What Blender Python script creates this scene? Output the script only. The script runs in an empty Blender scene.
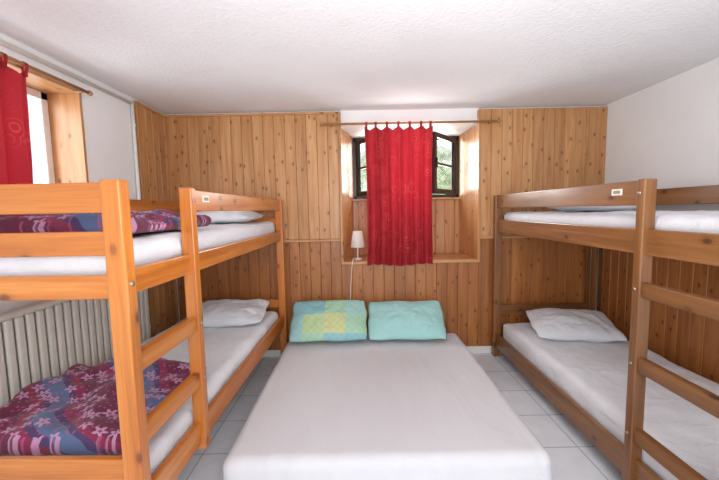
import bpy, bmesh, math, random
from mathutils import Vector, Matrix, noise
random.seed(7)
S = bpy.context.scene
S.view_settings.view_transform = 'Standard'

def lin(h):
    h=h.lstrip('#'); o=[]
    for i in (0,2,4):
        c=int(h[i:i+2],16)/255
        o.append(c/12.92 if c<=0.04045 else ((c+0.055)/1.055)**2.4)
    return (*o,1)

# ---------------------------------------------------------------- materials
def newmat(name):
    m=bpy.data.materials.new(name); m.use_nodes=True
    nt=m.node_tree; b=nt.nodes['Principled BSDF']
    return m,nt,b
def N(nt,t,**kw):
    n=nt.nodes.new(t)
    for k,v in kw.items(): setattr(n,k,v)
    return n
def ramp(nt,src,stops):
    r=N(nt,'ShaderNodeValToRGB')
    e=r.color_ramp.elements
    while len(e)<len(stops): e.new(0.5)
    for i,(p,c) in enumerate(stops):
        e[i].position=p; e[i].color=c
    nt.links.new(src,r.inputs[0]); return r.outputs[0]
def mix(nt,f,a,b,mode='MIX'):
    m=N(nt,'ShaderNodeMix',data_type='RGBA',blend_type=mode)
    L=nt.links
    if isinstance(f,(int,float)): m.inputs[0].default_value=f
    else: L.new(f,m.inputs[0])
    for s,i in ((a,6),(b,7)):
        if isinstance(s,tuple): m.inputs[i].default_value=s
        else: L.new(s,m.inputs[i])
    return m.outputs[2]
def bump(nt,b,h,st,dist=0.01):
    n=N(nt,'ShaderNodeBump'); n.inputs['Strength'].default_value=st; n.inputs['Distance'].default_value=dist
    nt.links.new(h,n.inputs['Height']); nt.links.new(n.outputs[0],b.inputs['Normal'])

def wood(name,light,mid,dark,knot,rough=0.4,knots=8.0,kr=0.13,coat=0.0,var=0.35,ksel=0.5):
    m,nt,b=newmat(name); L=nt.links
    at=N(nt,'ShaderNodeAttribute',attribute_name='gc')
    ar=N(nt,'ShaderNodeAttribute',attribute_name='rnd')
    mp=N(nt,'ShaderNodeMapping'); mp.inputs['Scale'].default_value=(1.4,22,22)
    L.new(at.outputs['Vector'],mp.inputs[0])
    n1=N(nt,'ShaderNodeTexNoise'); n1.inputs['Scale'].default_value=1.0; n1.inputs['Detail'].default_value=4; n1.inputs['Distortion'].default_value=0.5
    L.new(mp.outputs[0],n1.inputs['Vector'])
    g=ramp(nt,n1.outputs[0],[(0.25,lin(dark)),(0.5,lin(mid)),(0.75,lin(light))])
    mp2=N(nt,'ShaderNodeMapping'); mp2.inputs['Scale'].default_value=(6,150,150)
    L.new(at.outputs['Vector'],mp2.inputs[0])
    n2=N(nt,'ShaderNodeTexNoise'); n2.inputs['Scale'].default_value=1.0; n2.inputs['Detail'].default_value=3
    L.new(mp2.outputs[0],n2.inputs['Vector'])
    fg=ramp(nt,n2.outputs[0],[(0.3,(0.87,0.84,0.81,1)),(0.6,(1,1,1,1))])
    g=mix(nt,1.0,g,fg,'MULTIPLY')
    t=ramp(nt,ar.outputs['Fac'],[(0,(1-var,1-var*1.1,1-var*1.25,1)),(1,(1.0,1.0,1.0,1))])
    g=mix(nt,1.0,g,t,'MULTIPLY')
    mk=N(nt,'ShaderNodeMapping'); mk.inputs['Scale'].default_value=(0.75,1.25,1)
    L.new(at.outputs['Vector'],mk.inputs[0])
    v=N(nt,'ShaderNodeTexVoronoi',voronoi_dimensions='2D'); v.inputs['Scale'].default_value=knots
    L.new(mk.outputs[0],v.inputs['Vector'])
    k=ramp(nt,v.outputs['Distance'],[(0.0,(.9,.9,.9,1)),(kr*0.6,(0.8,0.8,0.8,1)),(kr,(0.22,0.22,0.22,1)),(kr*1.9,(0,0,0,1))])
    sepc=N(nt,'ShaderNodeSeparateColor'); L.new(v.outputs['Color'],sepc.inputs[0])
    sel=ramp(nt,sepc.outputs[0],[(ksel-.1,(0,0,0,1)),(ksel+.1,(1,1,1,1))])
    kk=mix(nt,1.0,k,sel,'MULTIPLY')
    g=mix(nt,kk,g,lin(knot))
    L.new(g,b.inputs['Base Color'])
    b.inputs['Roughness'].default_value=rough
    b.inputs['Coat Weight'].default_value=coat; b.inputs['Coat Roughness'].default_value=0.2
    bump(nt,b,n2.outputs[0],0.1,0.002)
    return m
M_panel=wood('pine_panel','#D9A876','#CA935F','#B47B48','#67391C',0.42,9.0,0.115,0.12,0.2,.55)
M_panel_low=wood('pine_panel_low','#C48449','#B4723C','#9C5D2F','#562C13',0.38,9.0,0.115,0.15,0.2,.55)
M_orange=wood('honey_pine','#D98E45','#C6762F','#AE5F22','#6A310D',0.33,5.0,0.09,0.3,0.12,.6)
M_brown=wood('chestnut_pine','#A06D3E','#875830','#6C4422','#3A200F',0.38,6.0,0.10,0.3,0.15,.6)

def plaster(name,col,sc=90,st=0.25,rough=0.9):
    m,nt,b=newmat(name)
    tc=N(nt,'ShaderNodeTexCoord')
    n=N(nt,'ShaderNodeTexNoise'); n.inputs['Scale'].default_value=sc; n.inputs['Detail'].default_value=4
    nt.links.new(tc.outputs['Object'],n.inputs['Vector'])
    n3=N(nt,'ShaderNodeTexNoise'); n3.inputs['Scale'].default_value=3
    nt.links.new(tc.outputs['Object'],n3.inputs['Vector'])
    c=lin(col); c2=(c[0]*0.97,c[1]*0.97,c[2]*0.97,1)
    nt.links.new(ramp(nt,n3.outputs[0],[(0.35,c2),(0.65,c)]),b.inputs['Base Color'])
    b.inputs['Roughness'].default_value=rough
    bump(nt,b,n.outputs[0],st,0.01); return m
M_wall=plaster('white_plaster','#F0F0F0',60,0.12)
M_ceil=plaster('textured_ceiling','#EBEAEC',46,0.6)

def plain(name,col,rough=0.5,metal=0.0):
    m,nt,b=newmat(name)
    tc=N(nt,'ShaderNodeTexCoord'); n=N(nt,'ShaderNodeTexNoise'); n.inputs['Scale'].default_value=30
    nt.links.new(tc.outputs['Object'],n.inputs['Vector'])
    c=lin(col) if isinstance(col,str) else col
    nt.links.new(ramp(nt,n.outputs[0],[(0.3,(c[0]*.94,c[1]*.94,c[2]*.94,1)),(0.7,c)]),b.inputs['Base Color'])
    b.inputs['Roughness'].default_value=rough; b.inputs['Metallic'].default_value=metal
    return m
M_rad=plain('radiator_enamel','#E8E4DA',0.35)
M_black=plain('dark_window_paint','#1E1B1A',0.35)
M_rod=plain('rod_wood','#A5774C',0.4)
M_steel=plain('steel','#A8A8A8',0.3,1.0)
M_white=plain('white_enamel','#F0F0EE',0.4)
M_label=plain('label_paper','#E9E2D2',0.6)
M_labelb=plain('label_print','#8F8878',0.6)

def tiles():
    m,nt,b=newmat('floor_tiles'); L=nt.links
    tc=N(nt,'ShaderNodeTexCoord')
    br=N(nt,'ShaderNodeTexBrick'); br.offset=0; br.squash=1
    br.inputs['Scale'].default_value=1; br.inputs['Brick Width'].default_value=0.33; br.inputs['Row Height'].default_value=0.33
    br.inputs['Mortar Size'].default_value=0.0035; br.inputs['Mortar Smooth'].default_value=0.3
    br.inputs['Color1'].default_value=lin('#E8EBF0'); br.inputs['Color2'].default_value=lin('#E2E6EC'); br.inputs['Mortar'].default_value=lin('#A2A7AE')
    L.new(tc.outputs['Object'],br.inputs['Vector'])
    n=N(nt,'ShaderNodeTexNoise'); n.inputs['Scale'].default_value=9; n.inputs['Detail'].default_value=6
    L.new(tc.outputs['Object'],n.inputs['Vector'])
    c=mix(nt,1.0,br.outputs['Color'],ramp(nt,n.outputs[0],[(0.35,(0.92,0.92,0.94,1)),(0.65,(1,1,1,1))]),'MULTIPLY')
    L.new(c,b.inputs['Base Color']); b.inputs['Roughness'].default_value=0.16
    inv=N(nt,'ShaderNodeMath',operation='SUBTRACT'); inv.inputs[0].default_value=1; L.new(br.outputs['Fac'],inv.inputs[1])
    bump(nt,b,inv.outputs[0],0.25,0.003); return m
M_floor=tiles()

def cloth(name,col,wr=0.3,scale=4.0,stretch=(1,1,1)):
    m,nt,b=newmat(name); L=nt.links
    tc=N(nt,'ShaderNodeTexCoord'); mp=N(nt,'ShaderNodeMapping'); mp.inputs['Scale'].default_value=stretch
    L.new(tc.outputs['Object'],mp.inputs[0])
    n=N(nt,'ShaderNodeTexNoise'); n.inputs['Scale'].default_value=scale; n.inputs['Detail'].default_value=6; n.inputs['Distortion'].default_value=1.2
    L.new(mp.outputs[0],n.inputs['Vector'])
    c=lin(col)
    L.new(ramp(nt,n.outputs[0],[(0.3,(c[0]*.96,c[1]*.96,c[2]*.97,1)),(0.7,c)]),b.inputs['Base Color'])
    b.inputs['Roughness'].default_value=0.85; b.inputs['Sheen Weight'].default_value=0.1
    bump(nt,b,n.outputs[0],wr,0.03); return m
M_sheet=cloth('white_sheet','#D9D8DC',0.35,3.0,(1.8,0.6,1))
M_sheet2=cloth('white_bunk_sheet','#E0E1E6',0.6,5.0)
M_pillow=cloth('white_pillowcase','#DFE1E6',0.5,6.0)
M_cyan=cloth('aqua_pillowcase','#A6D9D6',0.4,7.0)

def plaid():
    m,nt,b=newmat('plaid_pillowcase'); L=nt.links
    at=N(nt,'ShaderNodeAttribute',attribute_name='gc')
    mp=N(nt,'ShaderNodeMapping'); mp.inputs['Scale'].default_value=(5.2,5.2,5.2)
    L.new(at.outputs['Vector'],mp.inputs[0])
    sx=N(nt,'ShaderNodeSeparateXYZ'); L.new(mp.outputs[0],sx.inputs[0])
    def fl(o):
        f=N(nt,'ShaderNodeMath',operation='FLOOR'); L.new(o,f.inputs[0]); return f.outputs[0]
    cb=N(nt,'ShaderNodeCombineXYZ'); L.new(fl(sx.outputs[0]),cb.inputs[0]); L.new(fl(sx.outputs[1]),cb.inputs[1])
    w=N(nt,'ShaderNodeTexWhiteNoise',noise_dimensions='2D'); L.new(cb.outputs[0],w.inputs['Vector'])
    r=N(nt,'ShaderNodeValToRGB'); r.color_ramp.interpolation='CONSTANT'
    cols=['#A3D2D0','#ABD6D2','#D2D89E','#93C6CE','#AFD8BC','#A3D0CE','#C2DAA8','#9CCBD2']
    e=r.color_ramp.elements
    while len(e)<len(cols): e.new(0.5)
    for i,c in enumerate(cols): e[i].position=i/len(cols); e[i].color=lin(c)
    L.new(w.outputs['Value'],r.inputs[0])
    ck=N(nt,'ShaderNodeTexChecker'); ck.inputs['Scale'].default_value=30; ck.inputs[1].default_value=(1,1,1,1); ck.inputs[2].default_value=(0.92,0.95,0.95,1)
    L.new(at.outputs['Vector'],ck.inputs[0])
    L.new(mix(nt,1.0,r.outputs[0],ck.outputs[0],'MULTIPLY'),b.inputs['Base Color']); b.inputs['Roughness'].default_value=0.85
    return m
M_plaid=plaid()

def quilt():
    m,nt,b=newmat('patterned_quilt_fabric'); L=nt.links
    at=N(nt,'ShaderNodeAttribute',attribute_name='gc')
    wv=N(nt,'ShaderNodeTexWave',wave_type='BANDS',bands_direction='DIAGONAL'); wv.inputs['Scale'].default_value=1.3; wv.inputs['Distortion'].default_value=2.5; wv.inputs['Detail'].default_value=1; wv.inputs['Detail Scale'].default_value=1.5
    L.new(at.outputs['Vector'],wv.inputs['Vector'])
    r=N(nt,'ShaderNodeValToRGB'); r.color_ramp.interpolation='CONSTANT'
    cs=[(0,'#64213F'),(0.3,'#7E2748'),(0.66,'#4A3560'),(0.88,'#54648A')]
    e=r.color_ramp.elements
    while len(e)<len(cs): e.new(0.5)
    for i,(p,c) in enumerate(cs): e[i].position=p; e[i].color=lin(c)
    L.new(wv.outputs[0],r.inputs[0])
    # flower heads: 5-petal rosettes built from the polar angle inside each voronoi cell
    sc=N(nt,'ShaderNodeVectorMath',operation='SCALE'); sc.inputs['Scale'].default_value=12
    L.new(at.outputs['Vector'],sc.inputs[0])
    v=N(nt,'ShaderNodeTexVoronoi',feature='F1',voronoi_dimensions='2D'); v.inputs['Scale'].default_value=1; v.inputs['Randomness'].default_value=.8
    L.new(sc.outputs[0],v.inputs['Vector'])
    df=N(nt,'ShaderNodeVectorMath',operation='SUBTRACT'); L.new(sc.outputs[0],df.inputs[0]); L.new(v.outputs['Position'],df.inputs[1])
    sx=N(nt,'ShaderNodeSeparateXYZ'); L.new(df.outputs[0],sx.inputs[0])
    def M(op,a,c=None):
        n=N(nt,'ShaderNodeMath',operation=op)
        for i,q in enumerate((a,c)):
            if q is None: continue
            if isinstance(q,(int,float)): n.inputs[i].default_value=q
            else: L.new(q,n.inputs[i])
        return n.outputs[0]
    ang=M('ARCTAN2',sx.outputs[1],sx.outputs[0])
    pet=M('ADD',M('MULTIPLY',M('COSINE',M('MULTIPLY',ang,5)),.11),.27)
    rr=M('DIVIDE',v.outputs['Distance'],pet)
    fl=ramp(nt,rr,[(0.0,(.1,.1,.1,1)),(0.25,(.1,.1,.1,1)),(0.3,(.9,.9,.9,1)),(0.85,(.75,.75,.75,1)),(0.95,(0,0,0,1))])
    v2=N(nt,'ShaderNodeTexVoronoi',feature='F1',voronoi_dimensions='2D'); v2.inputs['Scale'].default_value=36
    L.new(at.outputs['Vector'],v2.inputs['Vector'])
    dots=ramp(nt,v2.outputs['Distance'],[(0.0,(.7,.7,.7,1)),(0.16,(.6,.6,.6,1)),(0.22,(0,0,0,1))])
    c=mix(nt,dots,r.outputs[0],lin('#B04C74'))
    c=mix(nt,fl,c,lin('#C08FB0'))
    L.new(c,b.inputs['Base Color']); b.inputs['Roughness'].default_value=0.9; b.inputs['Sheen Weight'].default_value=0.1
    return m
M_quilt=quilt()

def curtain_mat():
    m,nt,b=newmat('red_curtain_fabric'); L=nt.links
    at=N(nt,'ShaderNodeAttribute',attribute_name='gc')
    v=N(nt,'ShaderNodeTexVoronoi',feature='F1'); v.inputs['Scale'].default_value=9
    L.new(at.outputs['Vector'],v.inputs['Vector'])
    rings=ramp(nt,v.outputs['Distance'],[(0.0,(1,1,1,1)),(0.08,(0,0,0,1)),(0.2,(0,0,0,1)),(0.24,(1,1,1,1)),(0.28,(0,0,0,1)),(0.4,(0,0,0,1)),(0.43,(0.8,0.8,0.8,1)),(0.47,(0,0,0,1))])
    nz=N(nt,'ShaderNodeTexNoise'); nz.inputs['Scale'].default_value=2.5
    L.new(at.outputs['Vector'],nz.inputs['Vector'])
    sel=ramp(nt,nz.outputs[0],[(0.42,(0.1,0.1,0.1,1)),(0.55,(0.7,0.7,0.7,1))])
    c=mix(nt,mix(nt,1.0,rings,sel,'MULTIPLY'),lin('#971622'),lin('#C44843'))
    L.new(c,b.inputs['Base Color']); b.inputs['Roughness'].default_value=0.75
    tr=N(nt,'ShaderNodeBsdfTranslucent'); L.new(c,tr.inputs[0])
    ms=N(nt,'ShaderNodeMixShader'); ms.inputs[0].default_value=0.25
    L.new(b.outputs[0],ms.inputs[1]); L.new(tr.outputs[0],ms.inputs[2])
    L.new(ms.outputs[0],nt.nodes['Material Output'].inputs[0])
    return m
M_curt=curtain_mat()

def glass():
    m,nt,b=newmat('window_glass'); L=nt.links
    t=N(nt,'ShaderNodeBsdfTransparent'); t.inputs[0].default_value=(0.93,0.95,0.96,1)
    g=N(nt,'ShaderNodeBsdfGlossy'); g.inputs['Roughness'].default_value=0.03
    ms=N(nt,'ShaderNodeMixShader'); ms.inputs[0].default_value=0.08
    L.new(t.outputs[0],ms.inputs[1]); L.new(g.outputs[0],ms.inputs[2]); L.new(ms.outputs[0],nt.nodes['Material Output'].inputs[0])
    return m
M_glass=glass()
def shade():
    m,nt,b=newmat('lamp_shade'); L=nt.links
    b.inputs['Base Color'].default_value=lin('#F4F2EE'); b.inputs['Roughness'].default_value=0.8
    tr=N(nt,'ShaderNodeBsdfTranslucent'); tr.inputs[0].default_value=lin('#F4F2EE')
    ms=N(nt,'ShaderNodeMixShader'); ms.inputs[0].default_value=0.4
    L.new(b.outputs[0],ms.inputs[1]); L.new(tr.outputs[0],ms.inputs[2]); L.new(ms.outputs[0],nt.nodes['Material Output'].inputs[0])
    return m
M_shade=shade()

# ---------------------------------------------------------------- geometry builder
class B:
    def __init__(s): s.v=[];s.f=[];s.gc=[];s.r=[];s.sm=[];s.mi=[]
    def add(s,vs,fs,gc=None,rnd=None,smooth=False,mi=0):
        o=len(s.v); s.v+=[tuple(v) for v in vs]; s.f+=[tuple(i+o for i in f) for f in fs]
        s.gc+= [tuple(g) for g in (gc if gc else vs)]
        rr=random.random() if rnd is None else rnd
        s.r+=[rr]*len(vs); s.sm+=[smooth]*len(fs); s.mi+=[mi]*len(fs)
    def box(s,x0,x1,y0,y1,z0,z1,bev=0.003,axis=None,mat=None,mi=0,segs=1):
        x0,x1=sorted((x0,x1)); y0,y1=sorted((y0,y1)); z0,z1=sorted((z0,z1))
        bm=bmesh.new(); bmesh.ops.create_cube(bm,size=1)
        d=(x1-x0,y1-y0,z1-z0)
        for v in bm.verts: v.co=Vector((v.co[0]*d[0],v.co[1]*d[1],v.co[2]*d[2]))
        if bev>0:
            bmesh.ops.bevel(bm,geom=bm.edges[:],offset=min(bev,min(d)*0.4),segments=segs,affect='EDGES',profile=0.5)
        bm.verts.index_update()
        order=sorted(range(3),key=lambda i:-d[i])
        off=Vector((random.uniform(-50,50),random.uniform(-50,50),random.uniform(-50,50)))
        c=Vector(((x0+x1)/2,(y0+y1)/2,(z0+z1)/2))
        vs=[];gc=[]
        for v in bm.verts:
            p=v.co.copy(); gc.append(Vector((p[order[0]],p[order[1]]+p[order[2]],p[order[2]]))+off)
            p=p+c
            if mat is not None: p=mat@p
            vs.append(p)
        s.add(vs,[[v.index for v in f.verts] for f in bm.faces],gc,mi=mi); bm.free()
    def cyl(s,p0,p1,r0,r1=None,n=16,mi=0,caps=True):
        r1=r0 if r1 is None else r1
        p0=Vector(p0);p1=Vector(p1);d=(p1-p0).normalized()
        a=d.orthogonal().normalized(); b=d.cross(a)
        vs=[];fs=[]
        for p,r in ((p0,r0),(p1,r1)):
            for i in range(n):
                t=2*math.pi*i/n; vs.append(p+a*math.cos(t)*r+b*math.sin(t)*r)
        for i in range(n): j=(i+1)%n; fs.append((i,j,n+j,n+i))
        if caps: fs.append(tuple(range(n-1,-1,-1))); fs.append(tuple(range(n,2*n)))
        s.add(vs,fs,smooth=True,mi=mi)
    def sph(s,c,r,mi=0,n=12):
        c=Vector(c);vs=[];fs=[]
        for i in range(n+1):
            for j in range(n):
                a=math.pi*i/n;b=2*math.pi*j/n
                vs.append(c+Vector((math.sin(a)*math.cos(b),math.sin(a)*math.sin(b),math.cos(a)))*r)
        for i in range(n):
            for j in range(n):
                k=(j+1)%n; fs.append((i*n+j,(i+1)*n+j,(i+1)*n+k,i*n+k))
        s.add(vs,fs,smooth=True,mi=mi)
    def obj(s,name,mats,parent=None):
        me=bpy.data.meshes.new(name); me.from_pydata(s.v,[],s.f)
        a=me.attributes.new('gc','FLOAT_VECTOR','POINT')
        a.data.foreach_set('vector',[c for g in s.gc for c in g])
        a=me.attributes.new('rnd','FLOAT','POINT'); a.data.foreach_set('value',s.r)
        me.polygons.foreach_set('use_smooth',s.sm); me.polygons.foreach_set('material_index',s.mi)
        for m in (mats if isinstance(mats,list) else [mats]): me.materials.append(m)
        me.validate(); me.update()
        o=bpy.data.objects.new(name,me); S.collection.objects.link(o)
        if parent: o.parent=parent
        return o
def empty(name,loc=(0,0,0)):
    e=bpy.data.objects.new(name,None); S.collection.objects.link(e); e.empty_display_size=0.1; return e

def softbox(name,x0,x1,y0,y1,z0,z1,r,mat,nx=40,ny=60,nz=6,amp=0.006,fs=3.0,parent=None,fn=None,ridge=0.35,st=(1,1)):
    """rounded, softly wrinkled box: mattresses and folded covers"""
    hx,hy,hz=(x1-x0)/2,(y1-y0)/2,(z1-z0)/2
    c=Vector(((x0+x1)/2,(y0+y1)/2,(z0+z1)/2)); r=min(r,hz*0.98)
    bm=bmesh.new(); idx={}
    def key(i,j,k):
        if (i,j,k) not in idx:
            p=Vector((-hx+2*hx*i/nx,-hy+2*hy*j/ny,-hz+2*hz*k/nz)); idx[(i,j,k)]=bm.verts.new(p)
        return idx[(i,j,k)]
    for i in range(nx):
        for j in range(ny):
            for k in (0,nz):
                q=[key(i,j,k),key(i+1,j,k),key(i+1,j+1,k),key(i,j+1,k)]
                bm.faces.new(q if k else q[::-1])
    for i in range(nx):
        for k in range(nz):
            for j in (0,ny):
                q=[key(i,j,k),key(i+1,j,k),key(i+1,j,k+1),key(i,j,k+1)]
                bm.faces.new(q if j==0 else q[::-1])
    for j in range(ny):
        for k in range(nz):
            for i in (0,nx):
                q=[key(i,j,k),key(i,j+1,k),key(i,j+1,k+1),key(i,j,k+1)]
                bm.faces.new(q if i else q[::-1])
    gc=[]
    off=Vector((random.uniform(0,9),random.uniform(0,9),0))
    for v in bm.verts:
        p=v.co; g=p.copy()
        inner=Vector((max(-hx+r,min(hx-r,p.x)),max(-hy+r,min(hy-r,p.y)),max(-hz+r,min(hz-r,p.z))))
        d=p-inner
        if d.length>1e-6: p=inner+d.normalized()*r
        s_=(p+off)*fs; s_=Vector((s_.x*st[0],s_.y*st[1],s_.z))
        w=noise.noise(s_)*0.6+noise.noise(s_*2.7)*0.3
        cr=abs(noise.noise(s_*1.3+Vector((7,3,1))))
        w+=ridge*max(0,0.08-cr)/0.08
        nrm=d.normalized() if d.length>1e-6 else Vector((0,0,1 if p.z>0 else -1))
        if p.z>-hz*0.5: p=p+nrm*amp*w
        if fn: p=fn(p,hx,hy,hz)
        gc.append(g+off); p=p+c
        v.co=p
    bm.verts.index_update(); b=B()
    b.add([v.co for v in bm.verts],[[v.index for v in f.verts] for f in bm.faces],gc,smooth=True)
    bm.free()
    return b.obj(name,mat,parent)

def pillow(name,loc,w,h,t,mat,rot=(0,0,0),seed=0,parent=None):
    M=Matrix.Translation(loc)@Matrix.Rotation(rot[2],4,'Z')@Matrix.Rotation(rot[0],4,'X')@Matrix.Rotation(rot[1],4,'Y')
    n=44; b=B(); vs=[];gc=[];fs=[]
    for sgn in (1,-1):
        for i in range(n+1):
            for j in range(n+1):
                u=-1+2*i/n; v=-1+2*j/n
                prof=((1-abs(u)**2.6)*(1-abs(v)**2.6)); prof=max(prof,0)**0.6
                rc=1-0.08*(abs(u)*abs(v))**3
                x=u*w/2*(1-0.05*(1-v*v))*rc; y=v*h/2*(1-0.07*(1-u*u))*rc
                y+=.012*noise.noise(Vector((u*2,seed,1)))*abs(v)
                x+=.012*noise.noise(Vector((v*2,seed,4)))*abs(u)
                q=Vector((x*5+seed,y*5,sgn))
                edge=1-max(abs(u),abs(v))**4
                z=sgn*t/2*prof*(1+0.25*noise.noise(q))+0.012*noise.noise(q*2.2)*edge*sgn
                crease=abs(noise.noise(Vector((x*9+seed*3,y*9,3))))
                z-=sgn*0.013*max(0,0.15-crease)/0.15*edge*(0.5+0.5*max(abs(u),abs(v)))
                z+=.012*noise.noise(Vector((u*1.7,v*1.7,seed+9)))
                vs.append(M@Vector((x,y,z))); gc.append((x+seed,y+seed*.37,0))
    m=(n+1)**2
    for s_ in (0,1):
        for i in range(n):
            for j in range(n):
                a=s_*m+i*(n+1)+j; q=(a,a+n+1,a+n+2,a+1)
                fs.append(q if s_==0 else q[::-1])
    b.add(vs,fs,gc,smooth=True)
    o=b.obj(name,mat,parent)
    bm=bmesh.new(); bm.from_mesh(o.data); bmesh.ops.remove_doubles(bm,verts=bm.verts,dist=0.0005); bm.to_mesh(o.data); bm.free()
    return o

# ---------------------------------------------------------------- room
XL,XR,YB,YF,H=-1.86,2.40,3.40,-1.6,2.44
TB=0.5
b=B(); b.box(XL-.4,XR+.3,YF,YB+.6,-0.1,0,0); b.obj('floor',M_floor)
b=B(); b.box(XL-.4,XR+.3,YF,YB+.6,H,H+.1,0); b.obj('ceiling',M_ceil)
b=B(); b.box(XR,XR+.2,YF,YB+.6,0,H,0); wr=b.obj('wall_right',M_wall)
b=B()
y=YF+2.9
while y<YB-0.01:
    y1=min(y+.1,YB-.03); b.box(XR-.02,XR,y,y1-.002,0.0,1.18,.004); y+=.1
b.box(XR-.03,XR,YF+2.9,YB-.03,1.18,1.205,.004)
b.obj('wainscot',M_panel_low,wr)

WY0,WY1,WZ0,WZ1=1.05,2.37,1.15,2.31
b=B()
b.box(XL-.3,XL,YF,WY0,0,H,0); b.box(XL-.3,XL,WY1,YB,0,H,0)
b.box(XL-.3,XL,WY0,WY1,0,WZ0,0); b.box(XL-.3,XL,WY0,WY1,WZ1,H,0)
wl=b.obj('wall_left',M_wall)
b=B()
y=2.95
while y<YB-.02:
    y1=min(y+.095,YB-.03); b.box(XL,XL+.02,y,y1-.002,0.0,2.40,.004); y+=.095
b.box(XL,XL+.03,2.925,2.95,0,2.41,.003); b.box(XL,XL+.03,2.925,YB-.03,2.40,2.42,.003)
b.obj('panelling',M_panel,wl)
w2=empty('window_2')
b=B()
b.box(XL-.28,XL+.012,WY1-.02,WY1+.0,WZ0,WZ1,.002); b.box(XL-.28,XL+.012,WY0,WY0+.02,WZ0,WZ1,.002)
b.box(XL-.28,XL+.012,WY0+.02,WY1-.02,WZ1-.02,WZ1,.002); b.box(XL-.28,XL+.03,WY0+.02,WY1-.02,WZ0,WZ0+.025,.002)
b.obj('reveal',M_panel,w2)
b=B()
fx0,fx1=XL-.25,XL-.2
for (a,c) in ((WY0+.02,WY0+.07),(1.72,1.78),(WY1-.07,WY1-.02)): b.box(fx0,fx1,a,c,WZ0+.025,WZ1-.02,.004)
b.box(fx0,fx1,WY0+.02,WY1-.02,WZ0+.025,WZ0+.08,.004); b.box(fx0,fx1,WY0+.02,WY1-.02,WZ1-.07,WZ1-.02,.004)
b.obj('frame',M_white,w2)
b=B(); b.box(fx0+.022,fx0+.026,WY0+.07,WY1-.07,WZ0+.08,WZ1-.07,0); b.obj('pane',M_glass,w2)

NX0,NX1,NZ0,NZ1=-.185,1.19,.97,2.31
IX0,IX1,IZ0,IZ1=-.05,1.12,1.60,2.27
b=B()
b.box(XL,NX0,YB,YB+TB+.06,0,H,0); b.box(NX1,XR,YB,YB+TB+.06,0,H,0)
b.box(NX0,NX1,YB,YB+TB+.06,0,NZ0-.03,0); b.box(NX0,NX1,YB,YB+TB+.06,NZ1+.02,H,0)
b.add([(NX0,YB,NZ1+.02),(NX1,YB,NZ1+.02),(IX1,YB+TB,IZ1),(IX0,YB+TB,IZ1),(NX0,YB+TB,NZ1+.02),(NX1,YB+TB,NZ1+.02)],[(3,2,1,0),(0,1,5,4),(3,4,5,2),(0,4,3),(1,2,5)])
b.box(NX0,NX1,YB+TB-.02,YB+TB+.06,NZ0-.03,IZ0,0)
wb=b.obj('wall_back',M_wall)
def planks(b,x0,x1,z0,z1,yf,th,w=.105):
    n=max(1,round((x1-x0)/w)); ww=(x1-x0)/n
    for i in range(n): b.box(x0+i*ww+.0008,x0+(i+1)*ww-.0008,yf,yf+th,z0,z1,.0035)
b=B()
planks(b,XL+.02,NX0,1.20,2.40,YB-.045,.045)
planks(b,NX1,XR-.0,1.20,2.42,YB-.045,.045)
b.box(XL+.02,NX0+.0,YB-.06,YB,1.175,1.20,.004); b.box(NX1,XR-.02,YB-.06,YB,1.175,1.20,.004)
b.box(XL+.02,NX0,YB-.05,YB,2.40,2.42,.003)
b.box(NX0-.0,NX0+.025,YB-.06,YB+.02,NZ0,2.42,.003); b.box(NX1-.025,NX1+.0,YB-.06,YB+.02,NZ0,2.42,.003)
b.obj('upper_panelling',M_panel,wb)
b=B()
planks(b,XL+.02,NX0,0.0,1.175,YB-.02,.02); planks(b,NX1,XR-.02,0.0,1.175,YB-.02,.02)
planks(b,NX0,NX1,0.0,NZ0-.03,YB-.02,.02)
b.obj('lower_panelling',M_panel_low,wb)
b=B()
b.box(NX0,NX1,YB-.06,YB+TB-.02,NZ0-.03,NZ0,.006)
planks(b,IX0-.06,IX1+.06,NZ0,IZ0-.02,YB+TB-.06,.02)
b.box(IX0-.08,IX1+.06,YB+TB-.1,YB+TB-.0,IZ0-.02,IZ0,.003)
for (xa,xb,sg) in ((NX0,IX0,1),(NX1,IX1,-1)):
    for i in range(4):
        t0,t1=i/4,(i+1)/4
        xs=[xa+(xb-xa)*t for t in (t0,t1)]; ys=[YB+.0+(TB-.02)*t for t in (t0+.004,t1-.004)]
        th=.02*sg
        z1=NZ1-.015
        v=[(xs[0],ys[0],NZ0),(xs[1],ys[1],NZ0),(xs[1],ys[1],z1),(xs[0],ys[0],z1)]
        v+=[(p[0]-th,p[1],p[2]) for p in v]
        o=random.uniform(-40,40)
        b.add(v,[(0,1,2,3),(7,6,5,4),(0,4,5,1),(1,5,6,2),(2,6,7,3),(3,7,4,0)],[(p[2]+o,p[1]+p[0]+o,0) for p in v])
b.obj('niche_panelling',M_panel,wb)
w1=empty('window_1')
yw=YB+TB-.0
b=B()
for (a,c,d,e) in ((IX0-.02,IX0+.03,IZ0,IZ1),(IX1-.03,IX1+.02,IZ0,IZ1),(IX0,IX1,IZ0,IZ0+.035),(IX0,IX1,IZ1-.04,IZ1+.02)):
    b.box(a,c,yw-.045,yw+.02,d,e,.003)
b.obj('fixed_frame',M_black,w1)
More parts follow.
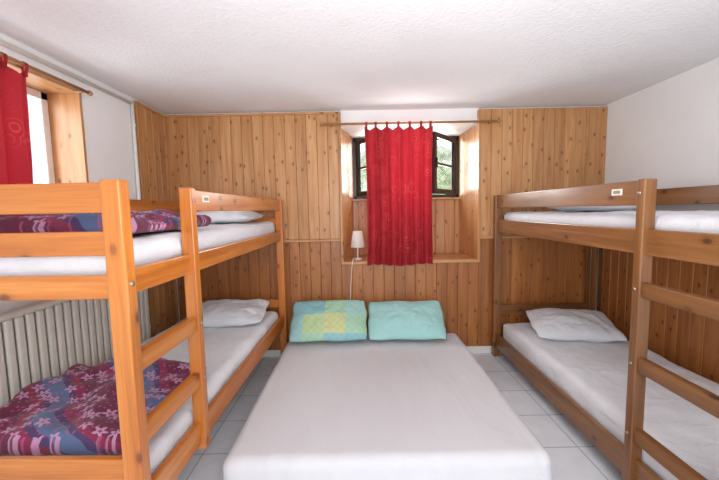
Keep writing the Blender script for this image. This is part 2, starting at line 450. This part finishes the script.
def casement(name,hx,ang,sg):
    w=.53; Mx=Matrix.Translation((hx,yw-.06,0))@Matrix.Rotation(ang,4,'Z')
    z0,z1=IZ0+.03,IZ1-.035
    b=B()
    def bx(u0,u1,za,zb,t=.018): b.box(sg*u0,sg*u1,-t,t,za,zb,.003,mat=Mx)
    bx(0,.05,z0,z1); bx(w-.05,w,z0,z1); bx(.05,w-.05,z0,z0+.05); bx(.05,w-.05,z1-.05,z1)
    bx(.05,w-.05,(z0+z1)/2-.012,(z0+z1)/2+.012,.01)
    bx(w-.035,w-.015,(z0+z1)/2-.05,(z0+z1)/2+.05,.035)
    b.box(sg*.05,sg*(w-.05),-.003,.003,z0+.05,z1-.05,0,mat=Mx,mi=1)
    b.obj(name,[M_black,M_glass],w1)
casement('casement_a',IX0+.04,math.radians(-58),1)
casement('casement_b',IX1-.05,math.radians(52),-1)

# ---------------------------------------------------------------- curtains and rods
def rod(name,p0,p1,brs):
    b=B(); b.cyl(p0,p1,.011); b.sph(p0,.018); b.sph(p1,.018)
    for q0,q1 in brs: b.cyl(q0,q1,.007)
    return b.obj(name,M_rod)
rod('curtain_rod',(-.33,YB-.12,2.285),(1.33,YB-.12,2.285),[((-.25,YB-.12,2.285),(-.25,YB-.045,2.285)),((1.26,YB-.12,2.285),(1.26,YB-.045,2.285))])
rod('curtain_rod',(XL+.09,.95,2.285),(XL+.09,2.34,2.285),[((XL+.09,1.0,2.285),(XL+.014,1.0,2.285)),((XL+.09,2.31,2.285),(XL+.014,2.31,2.285))])
def curtain(name,origin,axis,nrm,width,ztop,zbot,folds,tabs,seed):
    A=Vector(axis);Nn=Vector(nrm);O=Vector(origin)
    nu,nv=110,60; b=B(); vs=[];gc=[];fs=[]
    for j in range(nv+1):
        t=j/nv
        for i in range(nu+1):
            s=i/nu
            sag=.028*(1-abs(math.cos(math.pi*s*(tabs-1)))**.8)
            zt=ztop-sag; z=zt+(zbot-zt)*t+ .008*math.sin(s*9)*t
            ph=s*folds*2*math.pi+seed+1.2*noise.noise(Vector((s*3,t*1.2,seed)))
            am=.014+.012*t
            d=am*math.sin(ph)+.012*noise.noise(Vector((s*5,t*4,seed+5)))
            sp=s+ .012*math.cos(ph)+.03*(s-.5)*(-math.sin(math.pi*t))
            p=O+A*(width*sp)+Nn*d; p.z=z
            vs.append(p); gc.append((s*width*1.4+seed,z,0))
    for j in range(nv):
        for i in range(nu):
            a=j*(nu+1)+i; fs.append((a,a+1,a+nu+2,a+nu+1))
    b.add(vs,fs,gc,smooth=True)
    for k in range(tabs):
        s=k/(tabs-1); s=min(max(s,.03),.97)
        c=O+A*(width*s); w=.020; R=.015; zc=ztop+.032
        pts=[(-.004,ztop-.03)]+[(-R*math.cos(a),zc+R*math.sin(a)) for a in [math.pi*q/8 for q in range(9)]]+[(.004,ztop-.03)]
        v=[];f=[]
        for q,(dd,zz) in enumerate(pts):
            for e in (-w/2,w/2):
                p=c+A*e+Nn*dd; p.z=zz; v.append(p)
        for q in range(len(pts)-1): f.append((2*q,2*q+1,2*q+3,2*q+2))
        b.add(v,f,smooth=True)
    return b.obj(name,M_curt)
curtain('curtain',(.065,YB-.12,0),(1,0,0),(0,-1,0),.64,2.253,.94,6,7,1.3)
curtain('curtain',(XL+.09,1.12,0),(0,1,0),(1,0,0),.80,2.253,1.22,6,7,4.1)

# ---------------------------------------------------------------- radiator + pipe
RX0=XL+.034
b=B(); y=1.25
while y<2.78:
    b.box(RX0,RX0+.02,y,y+.052,.2,.98,.008,segs=2); b.box(RX0+.028,RX0+.05,y+.005,y+.047,.22,.96,.009,segs=2); y+=.058
b.box(RX0,RX0+.052,1.24,y,.96,.99,.01,segs=2); b.box(RX0,RX0+.052,1.24,y,.19,.23,.01,segs=2)
b.cyl((RX0+.02,y-.03,.2),(RX0+.02,y-.03,0),.012); b.cyl((RX0+.02,1.3,.2),(RX0+.02,1.3,0),.012)
b.obj('radiator',M_rad)
b=B(); py=2.88
b.cyl((XL+.02,py,0),(XL+.02,py,2.385),.013); b.sph((XL+.02,py,2.385),.0145); b.cyl((XL+.02,py,2.385),(XL+.02,YF+.1,2.385),.013)
for z in (.5,1.4,2.2): b.box(XL,XL+.036,py-.008,py+.008,z,z+.02,.002)
b.obj('heating_pipe',M_white)

# ---------------------------------------------------------------- bunk beds
def bunk(X0,d,W,mat,yn,yu,yf,gtop,gbot,erails,rail,lrail,endlow,rungs,ubot,stick):
    e=empty('bunk_bed')
    X=lambda u:X0+d*u
    def part(name,fn,m=mat):
        b=B(); fn(b); return b.obj(name,m,e)
    pw,pt=.068,.05; zt=1.595
    def posts(b):
        for u in (0,W-pw):
            for y in (yn,yf-pt): b.box(X(u),X(u+pw),y,y+pt,0,zt,.006,segs=2)
    part('posts',posts)
    def sides(b):
        for u0 in (.02,W-.05):
            b.box(X(u0),X(u0+.03),yn+pt,yf-pt,rail[0],rail[1],.005,segs=2)
            b.box(X(u0),X(u0+.03),yn+pt,yf-pt,lrail[0],lrail[1],.005,segs=2)
        b.box(X(.015),X(.04),yu+.015,yf-pt,gbot,gtop,.005,segs=2)
        b.box(X(W-.045),X(W-.02),yn+pt,yf-pt,gbot,gtop,.005,segs=2)
    part('side_rails',sides)
    def ends(b):
        for y in (yn+.008,yf-.033):
            for z0,z1 in erails+endlow: b.box(X(pw),X(W-pw),y,y+.026,z0,z1,.005,segs=2)
    part('end_rails',ends)
    def ladder(b):
        b.box(X(-.004),X(.056),yu,yu+.045,ubot,zt+.003,.006,segs=2)
        for z in rungs: b.box(X(.008),X(.048),yn+pt-.004,yu+.004,z-.036,z+.036,.008,segs=2)
    part('ladder',ladder)
    def slats(b):
        for zz in (rail[0]+.02,lrail[0]+.02):
            n=12
            for i in range(n):
                y=yn+.1+(yf-yn-.25)*i/(n-1); b.box(X(.05),X(W-.05),y,y+.07,zz,zz+.018,.002)
    part('slats',slats)
    def bolts(b):
        for y in (yn+pt/2,yf-pt/2):
            for z in (sum(rail)/2,sum(lrail)/2): b.cyl((X(-.004),y,z),(X(.004),y,z),.009)
        for z in rungs: b.cyl((X(-.008),yu+pt/2,z),(X(.0),yu+pt/2,z),.007)
        b.cyl((X(-.008),yu+pt/2,(gtop+gbot)/2),(X(0),yu+pt/2,(gtop+gbot)/2),.007)
    part('bolts',bolts,M_steel)
    def lab(b):
        zc=(gtop+gbot)/2+.01
        b.box(X(.012),X(.0155),stick-.035,stick+.035,zc-.016,zc+.016,.0005)
        b.box(X(.011),X(.0125),stick-.024,stick+.024,zc-.008,zc+.008,.0003,mi=1)
    part('label',lab,[M_label,M_labelb])
    return e
yn,yu,yf=1.12,1.57,3.33
yfl=3.305
LX,RX=-.778,1.31
left=[]
left.append(bunk(LX,-1,.96,M_orange,yn,yu,yfl,1.59,1.49,[(1.487,1.587),(1.343,1.425),(1.195,1.277)],(1.20,1.29),(.36,.47),[(.36,.45),(.54,.62)],[.955,.685],.33,1.75))
bunk(RX,1,1.0,M_brown,yn,yu,yf,1.595,1.475,[(1.487,1.587),(1.245,1.365)],(1.245,1.365),(.10,.235),[(.12,.22),(.42,.52)],[1.08,.715,.36],0,1.76)

left.append(softbox('mattress',LX-.895,LX-.065,yn+.06,yfl-.06,1.245,1.385,.045,M_sheet2,amp=.014,fs=4))
left.append(softbox('mattress',LX-.895,LX-.065,yn+.06,yfl-.06,.405,.53,.045,M_sheet2,amp=.018,fs=4))
softbox('mattress',RX+.065,RX+.935,yn+.06,yf-.06,1.29,1.43,.045,M_sheet2,amp=.014,fs=4)
softbox('mattress',RX+.065,RX+.935,yn+.06,yf-.06,.145,.36,.05,M_sheet2,amp=.02,fs=4)

def drape(p,hx,hy,hz):
    if p.z<hz*.3:
        t=(hz*.3-p.z)/(hz*1.3)
        if abs(p.x)>hx*.9: p.x+=(1 if p.x>0 else -1)*(.015*t+.02*t*noise.noise(Vector((1,p.y*8,p.z*3))))
        if p.y<-hy*.9: p.y-=.02*t+.022*t*noise.noise(Vector((p.x*8,2,p.z*3)))
    return p
softbox('double_mattress',-.70,.93,1.545,3.24,.0,.28,.055,M_sheet,nx=120,ny=120,nz=16,amp=.010,fs=3,fn=drape,ridge=.12,st=(1.6,.5))

pillow('pillow',(-.30,3.11,.462),.74,.48,.17,M_plaid,(math.radians(36),0,math.radians(1)),1.0)
pillow('pillow',(.42,3.11,.452),.74,.46,.16,M_cyan,(math.radians(35),0,math.radians(-2)),5.0)
left.append(pillow('pillow',(-1.20,2.92,.605),.68,.48,.15,M_pillow,(math.radians(9),0,math.radians(6)),9.0))
pillow('pillow',(1.84,2.90,.45),.70,.48,.18,M_pillow,(math.radians(13),0,math.radians(-12)),12.0)
left.append(pillow('pillow',(-1.22,2.93,1.445),.66,.42,.12,M_pillow,(math.radians(3),0,0),15.0))
pillow('pillow',(1.85,2.7,1.48),.66,.42,.10,M_pillow,(math.radians(2),0,0),18.0)
def rumple(p,hx,hy,hz):
    q=Vector((p.x*4,p.y*4,0))
    k=.5+.5*(1 if p.z>0 else -1)
    p.z+=(.04*noise.noise(q)+.025*noise.noise(q*2.3))*k
    p.x+=.04*noise.noise(Vector((p.y*5,0,2))); p.y+=.05*noise.noise(Vector((p.x*4,1,5)))
    return p
left.append(softbox('quilt',-1.66,-.90,1.22,1.90,.545,.64,.045,M_quilt,nx=60,ny=50,nz=6,amp=.012,fs=6,fn=rumple))
left.append(softbox('quilt',-1.66,-.90,1.30,2.05,1.40,1.475,.036,M_quilt,nx=60,ny=50,nz=6,amp=.01,fs=6,fn=rumple))
# the left bunk stands very slightly askew in the room
piv=Vector((LX,yn,0))
R=Matrix.Translation(piv)@Matrix.Rotation(math.radians(-1.2),4,'Z')@Matrix.Translation(-piv)
for o in left: o.matrix_world=R

# ---------------------------------------------------------------- lamp
lamp=empty('table_lamp')
lx,ly=-.02,3.50
b=B(); b.cyl((lx,ly,.971),(lx,ly,.985),.042,.04,24); b.cyl((lx,ly,.985),(lx,ly,1.17),.006); b.cyl((lx,ly,1.13),(lx,ly,1.16),.014); b.obj('base',M_white,lamp)
b=B(); b.cyl((lx,ly,1.10),(lx,ly,1.265),.075,.048,32,caps=False); b.obj('shade',M_shade,lamp)
cu=bpy.data.curves.new('cord','CURVE'); cu.dimensions='3D'; cu.bevel_depth=.003
sp=cu.splines.new('BEZIER'); pts=[(lx-.03,ly,.976),(lx-.05,3.33,.985),(lx-.07,3.325,.8),(lx-.09,3.34,.45)]
sp.bezier_points.add(len(pts)-1)
for q,p in zip(sp.bezier_points,pts): q.co=p; q.handle_left_type=q.handle_right_type='AUTO'
cu.materials.append(M_white); co=bpy.data.objects.new('cord',cu); S.collection.objects.link(co); co.parent=lamp

b=B(); b.box(XL+.03,XR-.03,YB-.032,YB-.021,0,.07,.002); b.obj('baseboard_back',M_white)

# ---------------------------------------------------------------- outside
m,nt,bb=newmat('foliage'); tc=N(nt,'ShaderNodeTexCoord'); n=N(nt,'ShaderNodeTexNoise'); n.inputs['Scale'].default_value=3; n.inputs['Detail'].default_value=6
nt.links.new(tc.outputs['Object'],n.inputs['Vector']); nt.links.new(ramp(nt,n.outputs[0],[(.35,lin('#5A7A4C')),(.48,lin('#A3BA8E')),(.62,lin('#E4EADF'))]),bb.inputs['Base Color'])
b=B(); vs=[];fs=[]
nu,nv=60,20
for j in range(nv+1):
    for i in range(nu+1):
        x=-3+8*i/nu; z=.0+2.7*j/nv
        vs.append((x,7.0+.5*noise.noise(Vector((x*1.5,z*1.5,0)))+.25*noise.noise(Vector((x*5,z*5,0)))+z*.2,z+.5*noise.noise(Vector((x*2,3,0)))*(j/nv)))
for j in range(nv):
    for i in range(nu):
        a=j*(nu+1)+i; fs.append((a,a+1,a+nu+2,a+nu+1))
b.add(vs,fs,smooth=True); b.obj('garden_hedge',m)

# ---------------------------------------------------------------- light
w=bpy.data.worlds.new('World'); S.world=w; w.use_nodes=True
w.node_tree.nodes['Background'].inputs[0].default_value=(.94,.97,1,1); w.node_tree.nodes['Background'].inputs[1].default_value=1.7
def area(name,loc,rot,sx,sy,pw,col=(1,1,1)):
    l=bpy.data.lights.new(name,'AREA'); l.shape='RECTANGLE'; l.size=sx; l.size_y=sy; l.energy=pw; l.color=col
    o=bpy.data.objects.new(name,l); S.collection.objects.link(o); o.location=loc; o.rotation_euler=rot; return o
area('flash_light',(.25,-1.1,1.9),(math.radians(86),0,0),1.6,1.0,37,(1,.985,.97))
area('bounce_light',(.25,.8,1.2),(math.radians(180-16),0,0),1.6,1.6,21,(1,.99,.99))
area('window_light',(.53,4.3,2.0),(math.radians(-80),0,0),1.2,.8,70,(1,.98,.95))
area('side_window_light',(-2.5,1.8,1.9),(0,math.radians(-80),0),1.2,1.2,38,(.98,.99,1))

# ---------------------------------------------------------------- camera
cam=bpy.data.cameras.new('camera'); cam.sensor_width=36; cam.lens=341/719*36; cam.clip_start=.05
co=bpy.data.objects.new('camera',cam); S.collection.objects.link(co)
co.matrix_world=Matrix.Translation((0,0,1.48))@Matrix.Rotation(math.radians(90-5.03),4,'X')@Matrix.Rotation(math.radians(-1.1),4,'Z')
S.camera=co
